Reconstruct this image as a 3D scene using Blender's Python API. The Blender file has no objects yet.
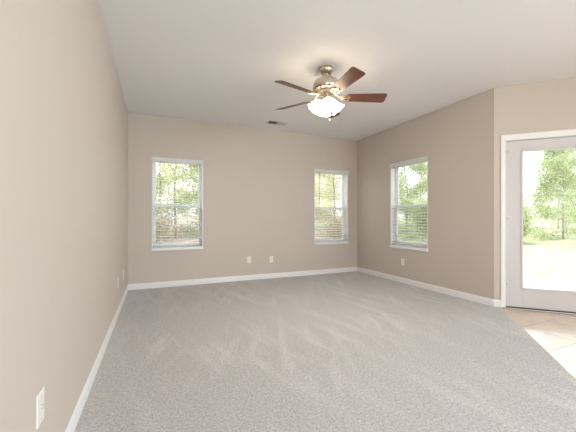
import bpy, bmesh, math, random
from mathutils import Vector, Matrix
rnd = random.Random(7)
SC = bpy.context.scene
COL = SC.collection
PI = math.pi
S2 = 2 ** -0.5
H = 2.74                       # ceiling height
W = 4.279                      # width of the far wall
CX, CY = 4.279, -2.815         # where the right wall turns 45 degrees to the door wall

# ------------------------------------------------------------------ camera, sky, sun, added fill lamps, exposure
cam_d = bpy.data.cameras.new('camera')
cam = bpy.data.objects.new('camera', cam_d)
COL.objects.link(cam)
cam.location = (0.3963, -5.2719, 1.0993)
cam.rotation_euler = (PI / 2, 0, -0.41053)
cam_d.sensor_width = 36
cam_d.lens = 303.626 / 576 * 36
cam_d.shift_y = 2.73 / 576
cam_d.clip_start = 0.05
SC.camera = cam

world = bpy.data.worlds.new('world')
SC.world = world
world.use_nodes = True
bg = world.node_tree.nodes['Background']
bg.inputs['Color'].default_value = (0.93, 0.965, 1.0, 1)
bg.inputs['Strength'].default_value = 2.3


def lamp(name, kind, loc, rot, energy, color, **kw):
    d = bpy.data.lights.new(name, kind)
    d.energy = energy
    d.color = color
    for k, v in kw.items():
        setattr(d, k, v)
    o = bpy.data.objects.new(name, d)
    COL.objects.link(o)
    o.location = loc
    o.rotation_euler = rot
    return o


# sun high on the left of the house: no patch of it reaches the room
sun = lamp('sun', 'SUN', (-8, -2, 14), (0, 0, 0), 3.8, (1.0, 0.95, 0.88), angle=0.02)
sun.rotation_euler = Vector((1.0, 0.12, -1.75)).to_track_quat('-Z', 'Y').to_euler()
# fill lamps added behind the camera, set in made-up unseen windows
lamp('added_fill_side', 'AREA', (5.10, -8.75, 1.45), (PI / 2 + 0.3, 0, PI / 2), 190, (0.63, 0.82, 1.0), shape='RECTANGLE', size=1.9, size_y=1.7)
lamp('added_fill_far_side', 'AREA', (5.10, -10.95, 1.45), (PI / 2 + 0.3, 0, PI / 2), 240, (0.88, 0.90, 0.90), shape='RECTANGLE', size=1.5, size_y=1.7)
lamp('added_fill_left', 'AREA', (0.06, -6.7, 1.45), (PI / 2 + 0.1, 0, -PI / 2), 24, (0.82, 0.90, 1.0), shape='RECTANGLE', size=1.4, size_y=1.7)

vs = SC.view_settings
vs.view_transform = 'Standard'
vs.look = 'None'
vs.exposure = 0.40
vs.gamma = 1.0
vs.use_curve_mapping = False


# ------------------------------------------------------------------ materials
def new_mat(name):
    m = bpy.data.materials.new(name)
    m.use_nodes = True
    nt = m.node_tree
    return m, nt, nt.nodes['Principled BSDF']


def plain(name, col, rough=0.5, metal=0.0, spec=0.5, emit=None, estr=0.0, bump=0.0, bscale=200.0):
    m, nt, b = new_mat(name)
    b.inputs['Base Color'].default_value = (*col, 1)
    b.inputs['Roughness'].default_value = rough
    b.inputs['Metallic'].default_value = metal
    b.inputs['Specular IOR Level'].default_value = spec
    if emit:
        b.inputs['Emission Color'].default_value = (*emit, 1)
        b.inputs['Emission Strength'].default_value = estr
    if bump:
        tc = nt.nodes.new('ShaderNodeTexCoord')
        n = nt.nodes.new('ShaderNodeTexNoise')
        n.inputs['Scale'].default_value = bscale
        bp = nt.nodes.new('ShaderNodeBump')
        bp.inputs['Strength'].default_value = bump
        bp.inputs['Distance'].default_value = 0.002
        nt.links.new(tc.outputs['Object'], n.inputs['Vector'])
        nt.links.new(n.outputs['Fac'], bp.inputs['Height'])
        nt.links.new(bp.outputs['Normal'], b.inputs['Normal'])
    return m


def mixrgb(nt, blend, fac, a, b):
    n = nt.nodes.new('ShaderNodeMix')
    n.data_type = 'RGBA'
    n.blend_type = blend
    for sock, v in ((n.inputs['Factor'], fac), (n.inputs['A'], a), (n.inputs['B'], b)):
        pass
    ins = {'f': n.inputs[0], 'a': n.inputs[6], 'b': n.inputs[7]}
    for k, v in (('f', fac), ('a', a), ('b', b)):
        if hasattr(v, 'is_linked') or isinstance(v, bpy.types.NodeSocket):
            nt.links.new(v, ins[k])
        elif k == 'f':
            ins[k].default_value = v
        else:
            ins[k].default_value = (*v, 1)
    return n.outputs[2]


def ramp(nt, src, stops):
    r = nt.nodes.new('ShaderNodeValToRGB')
    e = r.color_ramp.elements
    while len(e) < len(stops):
        e.new(0.5)
    for i, (p, c) in enumerate(stops):
        e[i].position = p
        e[i].color = (*c, 1)
    nt.links.new(src, r.inputs['Fac'])
    return r.outputs['Color']


def noise(nt, vec, scale, detail=3, rough=0.5):
    n = nt.nodes.new('ShaderNodeTexNoise')
    n.inputs['Scale'].default_value = scale
    n.inputs['Detail'].default_value = detail
    n.inputs['Roughness'].default_value = rough
    if vec is not None:
        nt.links.new(vec, n.inputs['Vector'])
    return n.outputs['Fac']


def mapping(nt, vec, scale=(1, 1, 1), rotz=0.0, loc=(0, 0, 0)):
    r = nt.nodes.new('ShaderNodeMapping')
    r.vector_type = 'POINT'
    r.inputs['Rotation'].default_value = (0, 0, rotz)
    s = nt.nodes.new('ShaderNodeMapping')
    s.inputs['Scale'].default_value = scale
    s.inputs['Location'].default_value = loc
    nt.links.new(vec, r.inputs['Vector'])
    nt.links.new(r.outputs['Vector'], s.inputs['Vector'])
    return s.outputs['Vector']


M = {}
M['wall'] = plain('greige_wall_paint', (0.60, 0.53, 0.465), 0.55, spec=0.35, bump=0.06, bscale=160)
M['ceiling'] = plain('white_ceiling_paint', (0.89, 0.885, 0.89), 0.8, spec=0.2, bump=0.12, bscale=120)
M['trim'] = plain('white_trim_paint', (0.88, 0.86, 0.85), 0.35)
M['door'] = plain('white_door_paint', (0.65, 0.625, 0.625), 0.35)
M['vinyl'] = plain('white_vinyl', (0.91, 0.92, 0.93), 0.35)
M['slat'] = plain('white_slat', (0.91, 0.91, 0.905), 0.4)
_nt = M['slat'].node_tree                                  # thin vinyl lets some daylight through
_tl = _nt.nodes.new('ShaderNodeBsdfTranslucent')
_tl.inputs['Color'].default_value = (0.86, 0.86, 0.84, 1)
_mx = _nt.nodes.new('ShaderNodeMixShader')
_mx.inputs['Fac'].default_value = 0.3
_nt.links.new(_nt.nodes['Principled BSDF'].outputs['BSDF'], _mx.inputs[1])
_nt.links.new(_tl.outputs['BSDF'], _mx.inputs[2])
_nt.links.new(_mx.outputs['Shader'], _nt.nodes['Material Output'].inputs['Surface'])
M['cord'] = plain('grey_cord', (0.45, 0.45, 0.44), 0.7)
M['wand'] = plain('clear_grey_wand', (0.20, 0.22, 0.21), 0.2)
M['plate'] = plain('ivory_plastic', (0.86, 0.83, 0.78), 0.3)
M['slot'] = plain('dark_slot', (0.10, 0.09, 0.08), 0.6)
M['screw'] = plain('painted_screw', (0.66, 0.62, 0.57), 0.35, metal=0.3)
M['seal'] = plain('dark_sweep', (0.045, 0.035, 0.03), 0.5)
M['nickel'] = plain('brushed_nickel', (0.60, 0.53, 0.44), 0.28, metal=1.0)
M['brass'] = plain('satin_iron', (0.50, 0.41, 0.29), 0.32, metal=1.0)
M['hinge'] = plain('hinge_metal', (0.45, 0.42, 0.38), 0.4, metal=0.8)
M['shade'] = plain('frosted_shade_lit', (0.9, 0.88, 0.84), 0.35, emit=(1.0, 0.83, 0.62), estr=9.0)
M['bulb'] = plain('bulb_lit', (1, 1, 1), 0.3, emit=(1.0, 0.93, 0.84), estr=290.0)
M['vent'] = plain('vent_enamel', (0.72, 0.69, 0.65), 0.4)
M['vent_dark'] = plain('duct_dark', (0.06, 0.05, 0.045), 0.8)
M['patio'] = plain('pale_concrete', (0.52, 0.51, 0.49), 0.9, bump=0.3, bscale=40)
M['siding'] = plain('house_siding', (0.70, 0.68, 0.64), 0.7)


def glass_mat():
    m, nt, b = new_mat('window_glass')
    nt.nodes.remove(b)
    tr = nt.nodes.new('ShaderNodeBsdfTransparent')
    tr.inputs['Color'].default_value = (0.96, 0.98, 0.97, 1)
    gl = nt.nodes.new('ShaderNodeBsdfGlossy')
    gl.inputs['Roughness'].default_value = 0.0
    fr = nt.nodes.new('ShaderNodeFresnel')
    fr.inputs['IOR'].default_value = 1.45
    mx = nt.nodes.new('ShaderNodeMixShader')
    ge = nt.nodes.new('ShaderNodeNewGeometry')          # only the near face of the pane mirrors
    inv = nt.nodes.new('ShaderNodeMath')
    inv.operation = 'SUBTRACT'
    inv.inputs[0].default_value = 1.0
    nt.links.new(ge.outputs['Backfacing'], inv.inputs[1])
    mu = nt.nodes.new('ShaderNodeMath')
    mu.operation = 'MULTIPLY'
    nt.links.new(fr.outputs['Fac'], mu.inputs[0])
    nt.links.new(inv.outputs['Value'], mu.inputs[1])
    nt.links.new(mu.outputs['Value'], mx.inputs['Fac'])
    nt.links.new(tr.outputs['BSDF'], mx.inputs[1])
    nt.links.new(gl.outputs['BSDF'], mx.inputs[2])
    nt.links.new(mx.outputs['Shader'], nt.nodes['Material Output'].inputs['Surface'])
    return m


def screen_mat():
    m, nt, b = new_mat('insect_mesh')
    b.inputs['Base Color'].default_value = (0.12, 0.12, 0.12, 1)
    b.inputs['Alpha'].default_value = 0.22
    return m


def wood_mat():
    m, nt, b = new_mat('walnut_blade')
    tc = nt.nodes.new('ShaderNodeTexCoord')
    v = mapping(nt, tc.outputs['Object'], (3, 40, 40))
    n = noise(nt, v, 2.0, 4, 0.6)
    c = ramp(nt, n, [(0.3, (0.085, 0.030, 0.018)), (0.7, (0.19, 0.072, 0.042))])
    nt.links.new(c, b.inputs['Base Color'])
    b.inputs['Roughness'].default_value = 0.32
    return m


def carpet_mat():
    m, nt, b = new_mat('beige_carpet')
    tc = nt.nodes.new('ShaderNodeTexCoord')
    o = tc.outputs['Object']
    fine = noise(nt, o, 150, 3, 0.75)
    mid = noise(nt, o, 62, 3, 0.7)
    base = ramp(nt, fine, [(0.30, (0.33, 0.305, 0.285)), (0.50, (0.585, 0.552, 0.53)), (0.72, (0.82, 0.785, 0.76))])
    c = mixrgb(nt, 'MULTIPLY', 1.0, base, ramp(nt, mid, [(0.34, (0.74, 0.735, 0.73)), (0.66, (1.17, 1.17, 1.17))]))
    # vacuum strokes: pile brushed lighter in long streaks, in two directions
    v1 = mapping(nt, o, (7.0, 0.9, 1), math.radians(-12))
    v2 = mapping(nt, o, (8.0, 1.1, 1), math.radians(24))
    s1 = ramp(nt, noise(nt, v1, 1.0, 2, 0.6), [(0.50, (0, 0, 0)), (0.68, (1, 1, 1))])
    s2 = ramp(nt, noise(nt, v2, 1.0, 2, 0.6), [(0.50, (0, 0, 0)), (0.68, (1, 1, 1))])
    zone = ramp(nt, noise(nt, o, 0.9, 1, 0.5), [(0.38, (0.15, 0.15, 0.15)), (0.62, (1, 1, 1))])
    s = mixrgb(nt, 'LIGHTEN', 1.0, s1, s2)
    s = mixrgb(nt, 'MULTIPLY', 1.0, s, zone)
    lift = mixrgb(nt, 'MIX', s, (0.98, 0.98, 0.98), (1.16, 1.155, 1.15))
    c = mixrgb(nt, 'MULTIPLY', 1.0, c, lift)
    nt.links.new(c, b.inputs['Base Color'])
    b.inputs['Roughness'].default_value = 1.0
    b.inputs['Specular IOR Level'].default_value = 0.05
    b.inputs['Sheen Weight'].default_value = 0.25
    b.inputs['Sheen Roughness'].default_value = 0.6
    bp = nt.nodes.new('ShaderNodeBump')
    bp.inputs['Strength'].default_value = 0.7
    bp.inputs['Distance'].default_value = 0.008
    nt.links.new(fine, bp.inputs['Height'])
    nt.links.new(bp.outputs['Normal'], b.inputs['Normal'])
    return m


def tile_mat():
    m, nt, b = new_mat('tan_ceramic_tile')
    tc = nt.nodes.new('ShaderNodeTexCoord')
    v = mapping(nt, tc.outputs['Object'], (1, 1, 1), 0, (-3.42 + 0.004, 3.82 + 0.004, 0))
    br = nt.nodes.new('ShaderNodeTexBrick')
    br.offset = 0.0
    br.squash = 1.0
    br.inputs['Scale'].default_value = 1.0
    br.inputs['Brick Width'].default_value = 0.435
    br.inputs['Row Height'].default_value = 0.435
    br.inputs['Mortar Size'].default_value = 0.004
    br.inputs['Mortar Smooth'].default_value = 0.1
    br.inputs['Color1'].default_value = (0.64, 0.45, 0.30, 1)
    br.inputs['Color2'].default_value = (0.60, 0.42, 0.275, 1)
    br.inputs['Mortar'].default_value = (0.20, 0.165, 0.135, 1)
    nt.links.new(v, br.inputs['Vector'])
    mot = ramp(nt, noise(nt, tc.outputs['Object'], 6, 5, 0.65), [(0.3, (0.85, 0.84, 0.82)), (0.7, (1.08, 1.08, 1.08))])
    c = mixrgb(nt, 'MULTIPLY', 1.0, br.outputs['Color'], mot)
    nt.links.new(c, b.inputs['Base Color'])
    rr = nt.nodes.new('ShaderNodeMapRange')
    rr.inputs['To Min'].default_value = 0.16
    rr.inputs['To Max'].default_value = 0.8
    nt.links.new(br.outputs['Fac'], rr.inputs['Value'])
    nt.links.new(rr.outputs['Result'], b.inputs['Roughness'])
    b.inputs['Specular IOR Level'].default_value = 1.0
    b.inputs['Coat Weight'].default_value = 1.0
    b.inputs['Coat Roughness'].default_value = 0.2
    b.inputs['Coat IOR'].default_value = 1.6
    bp = nt.nodes.new('ShaderNodeBump')
    bp.invert = True
    bp.inputs['Strength'].default_value = 0.5
    bp.inputs['Distance'].default_value = 0.003
    nt.links.new(br.outputs['Fac'], bp.inputs['Height'])
    nt.links.new(bp.outputs['Normal'], b.inputs['Normal'])
    return m


def leaf_mat(name, a, b_, c_):
    m, nt, b = new_mat(name)
    nt.nodes.remove(b)
    tc = nt.nodes.new('ShaderNodeTexCoord')
    col = ramp(nt, noise(nt, tc.outputs['Object'], 5.0, 3, 0.8), [(0.33, a), (0.5, b_), (0.67, c_)])
    d = nt.nodes.new('ShaderNodeBsdfDiffuse')
    t = nt.nodes.new('ShaderNodeBsdfTranslucent')
    mx = nt.nodes.new('ShaderNodeMixShader')
    mx.inputs['Fac'].default_value = 0.42
    nt.links.new(col, d.inputs['Color'])
    nt.links.new(col, t.inputs['Color'])
    nt.links.new(d.outputs['BSDF'], mx.inputs[1])
    nt.links.new(t.outputs['BSDF'], mx.inputs[2])
    nt.links.new(mx.outputs['Shader'], nt.nodes['Material Output'].inputs['Surface'])
    return m


def ground_mat(name, stops, scale):
    m, nt, b = new_mat(name)
    tc = nt.nodes.new('ShaderNodeTexCoord')
    n = noise(nt, tc.outputs['Object'], scale, 5, 0.75)
    nt.links.new(ramp(nt, n, stops), b.inputs['Base Color'])
    b.inputs['Roughness'].default_value = 1.0
    b.inputs['Specular IOR Level'].default_value = 0.0
    return m


M['glass'] = glass_mat()
M['screen'] = screen_mat()
M['wood'] = wood_mat()
M['carpet'] = carpet_mat()
M['tile'] = tile_mat()
M['leaf_green'] = leaf_mat('leaf_green', (0.26, 0.33, 0.17), (0.47, 0.53, 0.31), (0.68, 0.70, 0.50))
M['leaf_pale'] = leaf_mat('leaf_pale', (0.34, 0.37, 0.23), (0.60, 0.61, 0.43), (0.80, 0.79, 0.65))
M['leaf_gold'] = leaf_mat('leaf_gold', (0.46, 0.44, 0.25), (0.66, 0.64, 0.43), (0.82, 0.80, 0.65))
M['twig'] = leaf_mat('leaf_brown', (0.30, 0.22, 0.15), (0.50, 0.40, 0.30), (0.60, 0.58, 0.38))
M['bark'] = ground_mat('grey_bark', [(0.3, (0.20, 0.17, 0.145)), (0.7, (0.40, 0.36, 0.32))], 12)
M['lawn'] = ground_mat('dry_lawn', [(0.32, (0.20, 0.25, 0.13)), (0.5, (0.40, 0.42, 0.28)), (0.68, (0.58, 0.56, 0.44))], 2.2)
M['litter'] = ground_mat('leaf_litter', [(0.32, (0.28, 0.21, 0.17)), (0.5, (0.52, 0.42, 0.36)), (0.68, (0.66, 0.57, 0.51))], 2.4)


# ------------------------------------------------------------------ mesh helpers
def bx(bm, x0, x1, y0, y1, z0, z1, mat=None):
    v = [bm.verts.new(p) for p in ((x0, y0, z0), (x1, y0, z0), (x1, y1, z0), (x0, y1, z0),
                                   (x0, y0, z1), (x1, y0, z1), (x1, y1, z1), (x0, y1, z1))]
    for f in ((0, 3, 2, 1), (4, 5, 6, 7), (0, 1, 5, 4), (1, 2, 6, 5), (2, 3, 7, 6), (3, 0, 4, 7)):
        bm.faces.new([v[i] for i in f])
    if mat is not None:
        for p in v:
            p.co = mat @ p.co
    return v


def tube(bm, pts, radii, seg=10, cap=True):
    pts = [Vector(p) for p in pts]
    if not hasattr(radii, '__len__'):
        radii = [radii] * len(pts)
    rings = []
    up = Vector((0.13, 0.31, 0.94))
    for i, p in enumerate(pts):
        d = (pts[min(i + 1, len(pts) - 1)] - pts[max(i - 1, 0)]).normalized()
        a = d.cross(up)
        if a.length < 1e-3:
            a = d.cross(Vector((1, 0, 0)))
        a.normalize()
        b = d.cross(a).normalized()
        rings.append([bm.verts.new(p + (a * math.cos(2 * PI * k / seg) + b * math.sin(2 * PI * k / seg)) * radii[i])
                      for k in range(seg)])
    for r0, r1 in zip(rings, rings[1:]):
        for k in range(seg):
            bm.faces.new((r0[k], r0[(k + 1) % seg], r1[(k + 1) % seg], r1[k]))
    if cap:
        bm.faces.new(rings[0][::-1])
        bm.faces.new(rings[-1])


def lathe(bm, prof, seg=32, mat=None):
    """prof: (radius, z) list; ends with radius 0 are closed to a point"""
    rings = []
    for r, z in prof:
        if r < 1e-6:
            rings.append([bm.verts.new((0, 0, z))])
        else:
            rings.append([bm.verts.new((r * math.cos(2 * PI * k / seg), r * math.sin(2 * PI * k / seg), z)) for k in range(seg)])
    for a, b in zip(rings, rings[1:]):
        for k in range(seg):
            q = [a[k % len(a)], a[(k + 1) % len(a)], b[(k + 1) % len(b)], b[k % len(b)]]
            q = list(dict.fromkeys(q))
            if len(q) > 2:
                bm.faces.new(q)
    if mat is not None:
        for r in rings:
            for v in r:
                v.co = mat @ v.co


def prism(bm, poly, z0, z1):
    a = [bm.verts.new((x, y, z0)) for x, y in poly]
    b = [bm.verts.new((x, y, z1)) for x, y in poly]
    n = len(poly)
    bm.faces.new(a[::-1])
    bm.faces.new(b)
    for i in range(n):
        bm.faces.new((a[i], a[(i + 1) % n], b[(i + 1) % n], b[i]))


def build(name, bm, mat, parent=None, bevel=0.0, smooth=False):
    bmesh.ops.recalc_face_normals(bm, faces=bm.faces)
    me = bpy.data.meshes.new(name)
    bm.to_mesh(me)
    bm.free()
    me.materials.append(mat)
    if smooth:
        me.shade_smooth()
    o = bpy.data.objects.new(name, me)
    COL.objects.link(o)
    if parent:
        o.parent = parent
    if bevel:
        md = o.modifiers.new('bevel', 'BEVEL')
        md.width = bevel
        md.segments = 2
        md.limit_method = 'ANGLE'
    if smooth:
        md = o.modifiers.new('split', 'EDGE_SPLIT')
        md.split_angle = math.radians(38)
    return o


def tag(o, label, cat, group=None):
    o['label'] = label
    o['category'] = cat
    if group:
        o['group'] = group
    return o


def structure(o):
    o['kind'] = 'structure'
    return o


def empty(name, loc=(0, 0, 0), rz=0.0):
    o = bpy.data.objects.new(name, None)
    o.empty_display_size = 0.1
    COL.objects.link(o)
    o.location = loc
    o.rotation_euler = (0, 0, rz)
    return o


def dup(root, loc, rz, scale=None):
    r = root.copy()
    COL.objects.link(r)
    r.location = loc
    r.rotation_euler = (0, 0, rz)
    if scale:
        r.scale = (scale, scale, scale)
    for ch in list(root.children):
        c = ch.copy()
        COL.objects.link(c)
        c.parent = r
        for g in list(ch.children):
            d = g.copy()
            COL.objects.link(d)
            d.parent = c
    return r


# ------------------------------------------------------------------ room shell
T = 0.15


def wall(name, ox, oy, rz, length, openings, e0, e1):
    """inner face along local x, thickness along local +y; e0/e1 lengthen the outer face at the ends (mitres)"""
    us = sorted({0, length, *[o[0] for o in openings], *[o[1] for o in openings]})
    zs = sorted({0, H, *[o[2] for o in openings], *[o[3] for o in openings]})
    zs[0] = -0.06
    bm = bmesh.new()

    def hole(i, j):
        if i < 0 or j < 0 or i >= len(us) - 1 or j >= len(zs) - 1:
            return True
        u, z = (us[i] + us[i + 1]) / 2, (zs[j] + zs[j + 1]) / 2
        return any(a < u < b and c < z < d for a, b, c, d in openings)
    cache = {}

    def V(i, j, o):
        if (i, j, o) not in cache:
            u = us[i]
            if o and i == 0:
                u -= e0
            if o and i == len(us) - 1:
                u += e1
            cache[(i, j, o)] = bm.verts.new((u, T if o else 0, zs[j]))
        return cache[(i, j, o)]
    for i in range(len(us) - 1):
        for j in range(len(zs) - 1):
            if hole(i, j):
                continue
            bm.faces.new((V(i, j, 0), V(i + 1, j, 0), V(i + 1, j + 1, 0), V(i, j + 1, 0)))
            bm.faces.new((V(i, j, 1), V(i, j + 1, 1), V(i + 1, j + 1, 1), V(i + 1, j, 1)))
            for di, dj, a, b in ((-1, 0, (i, j), (i, j + 1)), (1, 0, (i + 1, j + 1), (i + 1, j)),
                                 (0, -1, (i + 1, j), (i, j)), (0, 1, (i, j + 1), (i + 1, j + 1))):
                if hole(i + di, j + dj):
                    bm.faces.new((V(*a, 0), V(*b, 0), V(*b, 1), V(*a, 1)))
    o = build(name, bm, M['wall'])
    o.location = (ox, oy, 0)
    o.rotation_euler = (0, 0, rz)
    return structure(o)


DL = 1.30                                   # door wall length
DX, DY = CX + DL * S2, CY - DL * S2
RY = -12.0                                   # rear wall
k = math.tan(PI / 8)
WZ0, WZ1 = 0.618, 2.075
WIN = {'back_left': (0.338, 1.128), 'back_right': (3.252, 4.045), 'right': (0.988, 1.808)}
wall('wall_back', 0, 0, 0, W, [(*WIN['back_left'], WZ0, WZ1), (*WIN['back_right'], WZ0, WZ1)], T, T)
wall('wall_right', W, 0, -PI / 2, -CY, [(*WIN['right'], WZ0, WZ1)], T, -k * T)
wall('wall_door', CX, CY, -PI / 4, DL, [(0.117, 1.037, 0, 2.064)], -k * T, k * T)
wall('wall_side', DX, DY, -PI / 2, DY - RY, [(DY + 7.75, DY + 9.75, 0.6, 2.3), (DY + 10.2, DY + 11.7, 0.6, 2.3)], k * T, T)
wall('wall_rear', DX, RY, PI, DX, [(DX - 4.4, DX - 2.8, 0.6, 2.3), (DX - 2.0, DX - 0.4, 0.6, 2.3)], T, T)
wall('wall_left', 0, RY, PI / 2, -RY, [(4.55, 6.05, 0.6, 2.3)], T, T)

P0 = (4.333, -2.869)
Q0 = (0.0, -7.15)
bm = bmesh.new()
prism(bm, [(0, 0), (W, 0), (CX, CY), P0, Q0], -0.05, 0.0)
structure(build('floor', bm, M['carpet']))
bm = bmesh.new()
prism(bm, [P0, (DX, DY), (DX, RY), (0, RY), Q0], -0.05, -0.004)
structure(build('floor_tile', bm, M['tile']))
bm = bmesh.new()
prism(bm, [(-T, T), (W + T, T), (W + T, CY + T * k), (DX + T, DY + T * k), (DX + T, RY - T), (-T, RY - T)], H, H + 0.18)
structure(build('ceiling', bm, M['ceiling']))


def baseboard(name, ox, oy, rz, length, m0, m1):
    """profile: flat board with an eased ogee top; m0/m1 = mitre slope at both ends (1 = inside 90 degree corner)"""
    prof = [(0, 0), (-0.010, 0), (-0.010, 0.066), (-0.008, 0.073), (-0.006, 0.080), (-0.004, 0.088), (0, 0.089)]
    bm = bmesh.new()
    a = [bm.verts.new((-y * m0, y, z)) for y, z in prof]
    b = [bm.verts.new((length + y * m1, y, z)) for y, z in prof]
    n = len(prof)
    bm.faces.new(a)
    bm.faces.new(b[::-1])
    for i in range(n):
        bm.faces.new((a[i], a[(i + 1) % n], b[(i + 1) % n], b[i]))
    o = build(name, bm, M['trim'])
    o.location = (ox, oy, 0)
    o.rotation_euler = (0, 0, rz)
    structure(o)


baseboard('baseboard_back', 0, 0, 0, W, 1, 1)
baseboard('baseboard_right', W, 0, -PI / 2, -CY, 1, -k)
baseboard('baseboard_door', CX, CY, -PI / 4, 0.072, -k, 0)
baseboard('baseboard_left', 0, RY, PI / 2, -RY, 1, 1)
baseboard('baseboard_rear', DX, RY, PI, DX, 1, 1)
baseboard('baseboard_side', DX, DY, -PI / 2, DY - RY, k, 1)


# ------------------------------------------------------------------ windows (fixed) and blinds (things)
def frame_bm(x0, x1, y0, y1, z0, z1, w, wt=None, wb=None):
    bm = bmesh.new()
    wt = w if wt is None else wt
    wb = w if wb is None else wb
    bx(bm, x0, x0 + w, y0, y1, z0, z1)
    bx(bm, x1 - w, x1, y0, y1, z0, z1)
    bx(bm, x0 + w, x1 - w, y0, y1, z1 - wt, z1)
    bx(bm, x0 + w, x1 - w, y0, y1, z0, z0 + wb)
    return bm


def window(n, loc, rz, w, h, screen=True, zsplit=0.70):
    root = structure(empty('window_%d' % n, loc, rz))
    # white jamb liner flush with the wall face
    build('jamb', frame_bm(0, w, -0.003, 0.09, 0, h, 0.014), M['trim'], root)
    build('window_frame', frame_bm(0, w, 0.09, 0.15, 0, h, 0.028), M['vinyl'], root, 0.002)
    us = build('upper_sash', frame_bm(0.028, w - 0.028, 0.125, 0.145, zsplit - 0.012, h - 0.028, 0.030, 0.03, 0.034), M['vinyl'], root, 0.002)
    bm = bmesh.new()
    bx(bm, 0.057, w - 0.057, 0.133, 0.137, zsplit + 0.02, h - 0.057)
    build('glass_pane', bm, M['glass'], us)
    ls = build('lower_sash', frame_bm(0.028, w - 0.028, 0.095, 0.12, 0.028, zsplit + 0.022, 0.032, 0.036, 0.045), M['vinyl'], root, 0.002)
    bm = bmesh.new()
    bx(bm, 0.059, w - 0.059, 0.105, 0.109, 0.072, zsplit - 0.013)
    build('glass_pane', bm, M['glass'], ls)
    bm = bmesh.new()
    bx(bm, w / 2 - 0.03, w / 2 + 0.03, 0.086, 0.095, zsplit + 0.006, zsplit + 0.020)
    build('sash_lock', bm, M['vinyl'], ls, 0.003)
    if screen:
        bm = bmesh.new()
        bx(bm, 0.03, w - 0.03, 0.1475, 0.1485, 0.03, zsplit)
        build('insect_screen', bm, M['screen'], root)
    # sill board, a little proud of the wall
    bm = bmesh.new()
    bx(bm, -0.004, w + 0.004, -0.022, 0.088, -0.032, 0.0)
    build('window_sill', bm, M['trim'], root, 0.004)
    return root


def blind(loc, rz, w, h, label, tilt=8.0, wand_x=0.12):
    root = tag(empty('window_blind', loc, rz), label, 'window blind')
    bm = bmesh.new()                                              # valance with returns
    bx(bm, -0.002, w + 0.002, -0.024, -0.012, h - 0.066, h + 0.006)
    bx(bm, -0.002, 0.010, -0.012, -0.0035, h - 0.066, h + 0.006)
    bx(bm, w - 0.010, w + 0.002, -0.012, -0.0035, h - 0.066, h + 0.006)
    build('valance', bm, M['slat'], root, 0.003)
    bm = bmesh.new()
    bx(bm, 0.018, w - 0.018, 0.006, 0.062, h - 0.058, h - 0.016)
    build('headrail', bm, M['slat'], root)
    bm = bmesh.new()
    zb, zt, n = 0.050, h - 0.075, 29
    for i in range(n):
        z = zb + (zt - zb) * i / (n - 1)
        mt = Matrix.Translation((0, 0.036, z)) @ Matrix.Rotation(math.radians(tilt), 4, 'X')
        bx(bm, 0.018, w - 0.018, -0.027, 0.027, -0.0015, 0.0015, mt)
    build('slats', bm, M['slat'], root)
    bm = bmesh.new()
    bx(bm, 0.018, w - 0.018, 0.010, 0.062, 0.004, 0.024)
    build('bottom_rail', bm, M['slat'], root, 0.003)
    for cx_ in (0.13, w - 0.13):
        bm = bmesh.new()
        for y in (0.0065, 0.0655):
            tube(bm, [(cx_, y, 0.024), (cx_, y, h - 0.058)], 0.0011, 5)
        build('ladder_cord', bm, M['slat'], root)
    bm = bmesh.new()
    tube(bm, [(wand_x, 0.001, h - 0.06), (wand_x, -0.0015, h - 0.70)], 0.0045, 8)
    build('tilt_wand', bm, M['wand'], root)
    return root


wspec = [(1, 'back_left', lambda a: (a, 0, WZ0), 0), (2, 'back_right', lambda a: (a, 0, WZ0), 0),
         (3, 'right', lambda a: (W, -a, WZ0), -PI / 2)]
blabels = {'back_left': 'white slatted blind in the left window of the far wall, brown woods behind',
           'back_right': 'white slatted blind in the right window of the far wall, nearest the room corner',
           'right': 'white slatted blind in the only window of the right-hand wall'}
for n, key, fn, rz in wspec:
    a, b = WIN[key]
    window(n, fn(a), rz, b - a, WZ1 - WZ0)
    blind(fn(a), rz, b - a, WZ1 - WZ0, blabels[key])


def added_window(n, loc, rz, w, h):  # unseen windows, added behind the camera to bring light into the room
    root = structure(empty('window_%d' % n, loc, rz))
    build('window_frame', frame_bm(0, w, 0.0, 0.13, 0, h, 0.05), M['vinyl'], root)
    bm = bmesh.new()
    bx(bm, 0.05, w - 0.05, 0.08, 0.084, 0.05, h - 0.05)
    build('glass_pane', bm, M['glass'], root)


added_window(4, (4.4 - 1.6 + 1.6, RY, 0.6), PI, 1.6, 1.7)
added_window(5, (2.0, RY, 0.6), PI, 1.6, 1.7)
added_window(7, (0, RY + 4.55, 0.6), PI / 2, 1.5, 1.7)
added_window(8, (DX, -10.2, 0.6), -PI / 2, 1.5, 1.7)
added_window(6, (DX, -7.75, 0.6), -PI / 2, 2.0, 1.7)

# ------------------------------------------------------------------ glazed door
door = structure(empty('door_1', (CX, CY, 0), -PI / 4))
X0, X1, ZT = 0.117, 1.037, 2.064
bm = bmesh.new()                                                  # jamb and stop
bx(bm, X0, X0 + 0.006, 0.0, 0.15, 0, ZT)
bx(bm, X1 - 0.006, X1, 0.0, 0.15, 0, ZT)
bx(bm, X0 + 0.006, X1 - 0.006, 0.0, 0.15, ZT - 0.006, ZT)
build('door_jamb', bm, M['trim'], door)
slab = build('door_panel', frame_bm(X0 + 0.009, X1 - 0.009, 0.014, 0.058, 0.016, ZT - 0.010, 0.175, 0.135, 0.240), M['door'], door, 0.002)
GX0, GX1, GZ0, GZ1 = 0.301, 0.853, 0.256, 1.919
build('glazing_bead', frame_bm(GX0 - 0.020, GX1 + 0.020, 0.003, 0.016, GZ0 - 0.020, GZ1 + 0.020, 0.022), M['door'], slab, 0.004)
bm = bmesh.new()
bx(bm, GX0 - 0.005, GX1 + 0.005, 0.032, 0.038, GZ0 - 0.005, GZ1 + 0.005)
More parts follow.
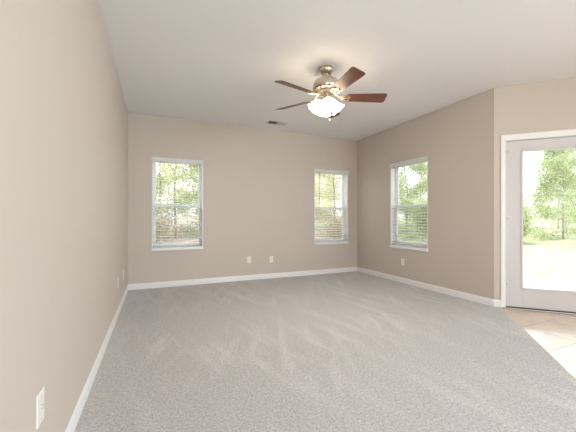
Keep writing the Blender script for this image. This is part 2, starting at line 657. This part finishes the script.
build('glass_pane', bm, M['glass'], slab)
bm = bmesh.new()
bx(bm, X0 + 0.007, X1 - 0.007, 0.006, 0.14, 0.0, 0.014)
build('threshold', bm, M['seal'], door)
for z in (0.25, 1.06, 1.885):
    bm = bmesh.new()
    tube(bm, [(X0 + 0.008, 0.010, z - 0.045), (X0 + 0.008, 0.010, z + 0.045)], 0.006, 10)
    hg = build('hinge', bm, M['door'], door, smooth=True)
    bm = bmesh.new()
    bx(bm, X0 + 0.004, X0 + 0.034, 0.0095, 0.0135, z + 0.038, z + 0.047)
    build('hinge_tip', bm, M['hinge'], hg)
bm = bmesh.new()
lathe(bm, [(0, 0), (0.030, 0), (0.030, 0.006), (0.012, 0.010), (0.012, 0.030), (0.026, 0.045), (0.027, 0.058), (0.016, 0.068), (0, 0.070)], 20,
      Matrix.Translation((0.965, 0.014, 0.96)) @ Matrix.Rotation(PI / 2, 4, 'X'))
build('door_handle', bm, M['nickel'], door, smooth=True)
# casing round the door
bm = bmesh.new()
for (a, b, c, d) in ((0.072, X0 + 0.001, 0, ZT + 0.070), (X1 - 0.001, X1 + 0.046, 0, ZT + 0.070)):
    bx(bm, a, b, -0.016, 0.0, c, d)
bx(bm, X0 + 0.001, X1 - 0.001, -0.016, 0.0, ZT - 0.002, ZT + 0.070)
o = build('trim_1', bm, M['trim'], None, 0.003)
o.location = (CX, CY, 0)
o.rotation_euler = (0, 0, -PI / 4)
structure(o)


# ------------------------------------------------------------------ wall plates
def plate(kind, name, loc, rz, label, cat, w=0.070, h=0.115):
    root = tag(empty(name, loc, rz), label, cat)
    bm = bmesh.new()
    bx(bm, -w / 2, w / 2, -0.006, -0.0004, -h / 2, h / 2)
    cp = build('cover_plate', bm, M['plate'], root, 0.002)
    if kind == 'duplex':
        for dz in (-0.0195, 0.0195):
            bm = bmesh.new()
            bx(bm, -0.017, 0.017, -0.0082, -0.006, dz - 0.014, dz + 0.014)
            s = build('socket', bm, M['plate'], root, 0.002)
            bm = bmesh.new()
            for dx, hh in ((-0.0065, 0.0045), (0.0065, 0.0035)):
                bx(bm, dx - 0.0012, dx + 0.0012, -0.0086, -0.0081, dz + 0.002 - hh, dz + 0.002 + hh)
            bx(bm, -0.0022, 0.0022, -0.0086, -0.0081, dz - 0.0105, dz - 0.0065)
            build('slots', bm, M['slot'], s)
        zz = (0,)
    else:
        bm = bmesh.new()
        lathe(bm, [(0.0085, 0), (0.0085, 0.004), (0.005, 0.004), (0.005, 0.012), (0.0, 0.012)], 12,
              Matrix.Translation((0, -0.006, 0)) @ Matrix.Rotation(PI / 2, 4, 'X'))
        build('cable_connector', bm, M['screw'], root)
        zz = (-0.042, 0.042)
    for z in zz:
        bm = bmesh.new()
        lathe(bm, [(0, 0.0018), (0.003, 0.0012), (0.0035, 0)], 10, Matrix.Translation((0, -0.006, z)) @ Matrix.Rotation(PI / 2, 4, 'X'))
        build('screw', bm, M['screw'], cp)
    return root


plate('duplex', 'wall_outlet', (1.928, 0, 0.362), 0, 'white duplex socket on the far wall, left one of the two between the windows', 'outlet')
plate('coax', 'cable_plate', (2.353, 0, 0.350), 0, 'white cable wall plate on the far wall, right one of the two between the windows', 'wall plate')
plate('duplex', 'wall_outlet', (W, -1.288, 0.358), -PI / 2, 'white duplex socket low on the right-hand wall below its window', 'outlet')
plate('coax', 'cable_plate', (0, -3.872, 0.400), PI / 2, 'white cable wall plate low on the left wall, nearest the camera', 'wall plate', 0.074, 0.120)
plate('duplex', 'wall_outlet', (0, -1.335, 0.375), PI / 2, 'white socket on the left wall, the nearer of the two by the far corner', 'outlet')
plate('coax', 'cable_plate', (0, -0.72, 0.358), PI / 2, 'white wall plate on the left wall, the farther of the two by the far corner', 'wall plate')

# ------------------------------------------------------------------ ceiling vent
vent = tag(empty('ceiling_vent', (2.295, -0.44, H)), 'painted metal air register with louvres in the ceiling above the far wall', 'air vent')
VW, VD = 0.34, 0.17
build('vent_frame', frame_bm(-VW / 2, VW / 2, -0.010, -0.001, -VD / 2, VD / 2, 0.018), M['vent'], vent)
f = vent.children[0]
for v in f.data.vertices:                                          # lay the frame flat under the ceiling
    v.co = (v.co.x, v.co.z, v.co.y)
f.data.flip_normals()
bm = bmesh.new()
bx(bm, -VW / 2 + 0.016, VW / 2 - 0.016, -VD / 2 + 0.016, VD / 2 - 0.016, -0.0022, -0.0008)
build('duct_opening', bm, M['vent_dark'], vent)
bm = bmesh.new()
for i in range(16):
    x = -VW / 2 + 0.026 + i * (VW - 0.052) / 15
    ang = -38 if i < 8 else 38
    mt = Matrix.Translation((x, 0, -0.009)) @ Matrix.Rotation(math.radians(ang), 4, 'Y')
    bx(bm, -0.009, 0.009, -VD / 2 + 0.017, VD / 2 - 0.017, -0.0006, 0.0006, mt)
build('louvres', bm, M['vent'], vent)

# ------------------------------------------------------------------ ceiling fan
FX, FY = 2.097, -2.410
fan = tag(empty('ceiling_fan', (FX, FY, H)), 'five-blade ceiling fan with dark wooden blades, nickel motor and four lit glass shades', 'ceiling fan')
bm = bmesh.new()
lathe(bm, [(0, -0.0005), (0.074, -0.0005), (0.076, -0.012), (0.074, -0.040), (0.062, -0.058), (0.046, -0.066), (0, -0.066)], 40)
build('canopy', bm, M['nickel'], fan, smooth=True)
bm = bmesh.new()
lathe(bm, [(0, -0.060), (0.018, -0.060), (0.018, -0.082), (0.040, -0.086), (0.044, -0.104), (0.034, -0.128), (0, -0.128)], 32)
build('downrod', bm, M['nickel'], fan, smooth=True)
bm = bmesh.new()
lathe(bm, [(0, -0.122), (0.050, -0.123), (0.095, -0.132), (0.128, -0.150), (0.142, -0.176), (0.144, -0.205), (0.143, -0.228), (0.132, -0.246),
           (0.105, -0.256), (0, -0.256)], 48)
motor = build('motor_housing', bm, M['nickel'], fan, smooth=True)
for i in range(20):
    bm = bmesh.new()
    mt = Matrix.Rotation(2 * PI * i / 20, 4, 'Z') @ Matrix.Translation((0.1375, 0, -0.243))
    bx(bm, -0.0035, 0.0035, -0.007, 0.007, -0.007, 0.007, mt)
    build('vent_slot', bm, M['slot'], motor)
bm = bmesh.new()
lathe(bm, [(0, -0.252), (0.092, -0.255), (0.096, -0.264), (0.074, -0.276), (0.048, -0.282), (0, -0.282)], 40)
build('flywheel', bm, M['slot'], fan, smooth=True)
bm = bmesh.new()
lathe(bm, [(0, -0.278), (0.036, -0.279), (0.036, -0.318), (0.052, -0.326), (0.054, -0.350), (0.040, -0.364), (0.020, -0.372), (0.010, -0.388), (0, -0.390)], 36)
build('light_fitter', bm, M['brass'], fan, smooth=True)

BZ = -0.322
PITCH = math.radians(17)
for kb in range(5):
    ang = math.radians(1.5 - 23.5 + 72 * kb)
    b_e = empty('fan_blade', (0, 0, 0))
    COL.objects.unlink(b_e)
    bpy.data.objects.remove(b_e)
    # blade outline in its own frame: x outwards, y across
    pts = []
    L0, L1 = 0.205, 0.652
    for i in range(9):
        t = i / 8
        pts.append((L0 + 0.02 + (L1 - 0.05 - L0) * t, -(0.058 + 0.016 * t)))
    for i in range(1, 7):
        t = i / 7 * PI / 2
        pts.append((L1 - 0.03 + 0.03 * math.sin(t), -(0.044 + 0.030 * math.cos(t))))
    half = pts
    poly = half + [(x, -y) for x, y in reversed(half)]
    poly = [(L0, -0.030)] + poly + [(L0, 0.030)]
    bm = bmesh.new()
    prism(bm, poly, -0.003, 0.003)
    blade = build('fan_blade', bm, M['wood'], fan, 0.0015)
    blade.rotation_euler = Matrix.Rotation(ang, 3, 'Z').to_euler()
    # rotation: pitch about the blade's own axis (ccw edge lower), then spin round the fan
    R = Matrix.Rotation(ang, 4, 'Z') @ Matrix.Rotation(-PITCH, 4, 'X')
    blade.rotation_euler = R.to_euler()
    blade.location = (0, 0, BZ)
    # ornate iron: arm, and a scrolled two-lobed plate under the blade
    bm = bmesh.new()
    tube(bm, [(0.075, 0, 0.062), (0.105, 0, 0.050), (0.140, 0, 0.014), (0.175, 0, -0.006), (0.215, 0, -0.0075)],
         [0.012, 0.012, 0.010, 0.010, 0.008], 10)
    for sgn in (-1, 1):
        loop = []
        for i in range(13):
            t = 2 * PI * i / 12
            loop.append((0.205 + 0.045 * math.cos(t), sgn * (0.024 + 0.017 * math.sin(t)), -0.0075))
        tube(bm, loop, 0.0048, 8, cap=False)
    bx(bm, 0.215, 0.262, -0.012, 0.012, -0.0072, -0.0032)
    iron = build('blade_iron', bm, M['brass'], blade, smooth=True)

# four bell shades on short arms, pointing down and out
SH = []
for ks in range(4):
    a = math.radians(5 - 23.5 + 90 * ks)
    arm_bm = bmesh.new()
    tube(arm_bm, [(0.036, 0, -0.340), (0.048, 0, -0.332), (0.054, 0, -0.340), (0.056, 0, -0.352)], 0.0080, 10)
    mt = Matrix.Rotation(a, 4, 'Z')
    for v in arm_bm.verts:
        v.co = mt @ v.co
    arm = build('lamp_arm', arm_bm, M['brass'], fan, smooth=True)
    tilt = math.radians(40)
    neck = Vector((0.053, 0, -0.356))
    ms = mt @ Matrix.Translation(neck) @ Matrix.Rotation(-tilt, 4, 'Y')
    bm = bmesh.new()
    lathe(bm, [(0, 0.006), (0.020, 0.006), (0.024, 0.0), (0.024, -0.022), (0.020, -0.024), (0, -0.024)], 20, ms)
    build('socket_cup', bm, M['brass'], arm, smooth=True)
    bm = bmesh.new()
    outer = [(0.026, -0.014), (0.036, -0.026), (0.046, -0.046), (0.053, -0.070), (0.060, -0.094), (0.070, -0.116), (0.080, -0.130)]
    inner = [(r - 0.003, z - 0.001) for r, z in reversed(outer)]
    lathe(bm, outer + inner, 32, ms)
    sh = build('lamp_shade', bm, M['shade'], fan, smooth=True)
    bm = bmesh.new()
    lathe(bm, [(0, -0.024), (0.012, -0.026), (0.014, -0.045), (0.026, -0.070), (0.030, -0.088), (0.024, -0.106), (0.010, -0.116), (0, -0.118)], 20, ms)
    build('bulb', bm, M['bulb'], sh, smooth=True)
for (x, y, ln) in ((0.018, -0.034, 0.580), (-0.036, -0.014, 0.535)):
    bm = bmesh.new()
    tube(bm, [(x, y, -0.340), (x * 1.05, y * 1.05, -ln + 0.02)], 0.0016, 6)
    ch = build('pull_chain', bm, M['brass'], fan)
    bm = bmesh.new()
    lathe(bm, [(0, 0.022), (0.004, 0.018), (0.008, 0.006), (0.0085, -0.002), (0.005, -0.009), (0, -0.010)], 12, Matrix.Translation((x * 1.05, y * 1.05, -ln)))
    build('chain_pull', bm, M['plate'], ch, smooth=True)

# ------------------------------------------------------------------ outdoors
GZ = -0.18


def ground(name, x0, x1, y0, y1, mat, hfun, n=40, hole=None):
    bm = bmesh.new()
    g = [[bm.verts.new((x0 + (x1 - x0) * i / n, y0 + (y1 - y0) * j / n, 0)) for j in range(n + 1)] for i in range(n + 1)]
    for r in g:
        for v in r:
            v.co.z = hfun(v.co.x, v.co.y)
    for i in range(n):
        for j in range(n):
            bm.faces.new((g[i][j], g[i + 1][j], g[i + 1][j + 1], g[i][j + 1]))
    return structure(build(name, bm, mat, smooth=False))


def gh(x, y):
    d = max(0.0, max(x - 7, y - 2.5) - 4)
    return GZ + 0.035 * d + 0.05 * math.sin(x * 0.7) * math.sin(y * 0.6)


def gz(x, y):
    return gh(x, y)


ground('lawn', 4.6, 60, -40, 60, M['lawn'], gh, 60)
ground('woodland_floor', -40, 60, 3.2, 60, M['litter'], lambda x, y: gh(x, y) + (0.12 if x < 13 - (y - 3) * 0.1 else -0.25 - 0.02 * x), 60)
ground('side_yard', -40, 60, -40, 3.2, M['lawn'], lambda x, y: GZ - 0.08, 4)
bm = bmesh.new()
bx(bm, -0.9, 4.2, 0.16, 3.3, GZ - 0.1, GZ + 0.10)
o = build('patio_slab', bm, M['patio'], None, 0.01)
o.location = (CX, CY, 0)
o.rotation_euler = (0, 0, -PI / 4)
structure(o)


def plant(name, label, cat, group, height, spread, base, nleaf, leaf, mat, trunk_r, seed, shrub=False):
    r = random.Random(seed)
    root = empty(name)
    root['label'] = label
    root['category'] = cat
    root['group'] = group
    bm = bmesh.new()
    tips = []
    if shrub:
        for i in range(7):
            a = r.uniform(0, 2 * PI)
            e = Vector((math.cos(a) * spread * r.uniform(.2, .8), math.sin(a) * spread * r.uniform(.2, .8), height * r.uniform(.5, .95)))
            tube(bm, [(0, 0, -0.25), e * 0.5 + Vector((0, 0, .08 * height)), e], [trunk_r, trunk_r * .7, trunk_r * .25], 5)
            tips += [e, e * 0.7, e * 0.45]
    else:
        pts = [Vector((0, 0, -0.3))]
        n = 6
        for i in range(1, n + 1):
            pts.append(Vector((r.uniform(-.12, .12) * i * .5, r.uniform(-.12, .12) * i * .5, height * 0.92 * i / n)))
        tube(bm, pts, [trunk_r * (1.15 - i / (n + 0.8)) for i in range(n + 1)], 8)
        for i in range(22):
            z = base + (height * 0.95 - base) * (i + r.random()) / 22
            f = z / (height * .92) * n
            i0 = min(n - 1, int(f))
            p = pts[i0].lerp(pts[i0 + 1], min(1, f - i0))
            a = r.uniform(0, 2 * PI)
            ln = spread * (1.05 - 0.62 * ((z - base) / (height - base)) ** 1.6) * r.uniform(.7, 1.05)
            e = p + Vector((math.cos(a) * ln, math.sin(a) * ln, ln * r.uniform(-.05, .45)))
            m_ = p.lerp(e, .5) + Vector((r.uniform(-.15, .15), r.uniform(-.15, .15), r.uniform(0, .2)))
            tube(bm, [p, m_, e], [trunk_r * .32, trunk_r * .2, trunk_r * .06], 5)
            tips += [e, m_.lerp(e, .5), m_, m_.lerp(p, .4)]
            for q in range(2):
                a2 = a + r.uniform(-1.1, 1.1)
                e2 = m_ + Vector((math.cos(a2) * ln * .45, math.sin(a2) * ln * .45, ln * r.uniform(-.1, .4)))
                tube(bm, [m_, e2], [trunk_r * .14, trunk_r * .04], 4)
                tips += [e2, e2]
    build('branches' if shrub else 'trunk', bm, M['bark'], root)
    verts, faces = [], []
    sg = spread * (0.20 if shrub else 0.15)
    for i in range(nleaf):
        t = tips[r.randrange(len(tips))]
        c = t + Vector((r.gauss(0, sg), r.gauss(0, sg), r.gauss(0, sg * .8)))
        if c.z < 0.03:
            c.z = 0.03 + r.random() * .1
        d1 = Vector((r.gauss(0, 1), r.gauss(0, 1), r.gauss(0, 1))).normalized()
        d2 = d1.cross(Vector((r.gauss(0, 1), r.gauss(0, 1), r.gauss(0, 1)))).normalized()
        s = leaf * r.uniform(.6, 1.3)
        k0 = len(verts)
        verts += [c - d1 * s, c + d2 * s * .5, c + d1 * s, c - d2 * s * .5]
        faces.append((k0, k0 + 1, k0 + 2, k0 + 3))
    me = bpy.data.meshes.new('foliage')
    me.from_pydata(verts, [], faces)
    me.materials.append(mat)
    o = bpy.data.objects.new('foliage', me)
    COL.objects.link(o)
    o.parent = root
    return root


protoA = plant('leafy_tree', 'pale green leafy tree', 'tree', 'woodland trees outside the windows', 8.0, 1.75, 0.5, 13000, 0.068, M['leaf_pale'], 0.055, 3)
protoB = plant('leafy_tree', 'green leafy tree', 'tree', 'woodland trees outside the windows', 7.0, 1.8, 0.4, 13000, 0.068, M['leaf_green'], 0.055, 11)
protoC = plant('leafy_tree', 'yellowing leafy tree', 'tree', 'woodland trees outside the windows', 6.5, 1.7, 0.5, 10000, 0.06, M['leaf_gold'], 0.05, 23)
protoS = plant('woodland_shrub', 'green shrub', 'shrub', 'shrubs outside the windows', 1.9, 1.15, 0, 4200, 0.05, M['leaf_green'], 0.03, 31, True)
protoT = plant('woodland_shrub', 'brown twiggy shrub', 'shrub', 'shrubs outside the windows', 1.3, 1.15, 0, 2600, 0.045, M['twig'], 0.03, 41, True)

VW1 = 'outside the left window of the far wall'
VW2 = 'outside the far wall window nearest the corner'
VWR = 'outside the right-hand wall window'
VWD = 'beyond the glazed door'
desc = {'A': 'pale green leafy tree', 'B': 'fresh green leafy tree', 'C': 'yellowing small-leaved tree', 'S': 'low green shrub', 'T': 'brown twiggy shrub'}
spots = [
    ('B', 1.3, 11.0, VW1), ('A', -3.1, 11.4, VW1), ('C', 5.6, 11.0, VW1), ('A', -0.9, 15.4, VW1), ('A', 3.5, 15.2, VW1), ('C', 1.3, 19.6, VW1),
    ('T', 0.2, 7.4, VW1), ('T', 2.7, 7.9, VW1), ('S', -2.4, 8.0, VW1),
    ('C', 9.6, 9.4, VW2), ('A', 7.3, 16.0, VW2), ('A', 10.8, 14.6, VW2), ('B', 9.8, 20.8, VW2), ('A', 15.0, 18.5, VW2),
    ('T', 7.6, 6.2, VW2), ('S', 10.2, 6.4, VW2),
    ('B', 14.2, 8.6, VWR), ('A', 15.4, 13.2, VWR), ('A', 19.2, 12.2, VWR), ('A', 19.4, 17.0, VWR), ('S', 12.9, 5.6, VWR),
    ('A', 18.6, 6.2, VWD), ('B', 18.5, 2.9, VWD), ('A', 18.6, -0.5, VWD), ('A', 22.6, 4.6, VWD), ('B', 22.6, 8.3, VWD), ('A', 22.5, 1.0, VWD),
    ('A', 26.7, 6.9, VWD), ('C', 26.7, 3.1, VWD), ('B', 26.8, 10.6, VWD),
    ('S', 15.6, 3.4, VWD), ('S', 15.7, 0.9, VWD), ('S', 15.5, -1.6, VWD),
]
protos = {'A': protoA, 'B': protoB, 'C': protoC, 'S': protoS, 'T': protoT}
used = set()
for kind, x, y, where in spots:
    p = protos[kind]
    loc = (x, y, gz(x, y) + (0.1 if y > 4 else 0))
    rz = rnd.uniform(0, 2 * PI)
    if kind in used:
        o = dup(p, loc, rz, rnd.uniform(0.9, 1.12) * (0.70 if where == VWD and kind in 'ABC' else 1))
    else:
        o = p
        used.add(kind)
        o.location = loc
        o.rotation_euler = (0, 0, rz)
    o['label'] = desc[kind] + ' ' + where
    o['group'] = desc[kind] + 's ' + where
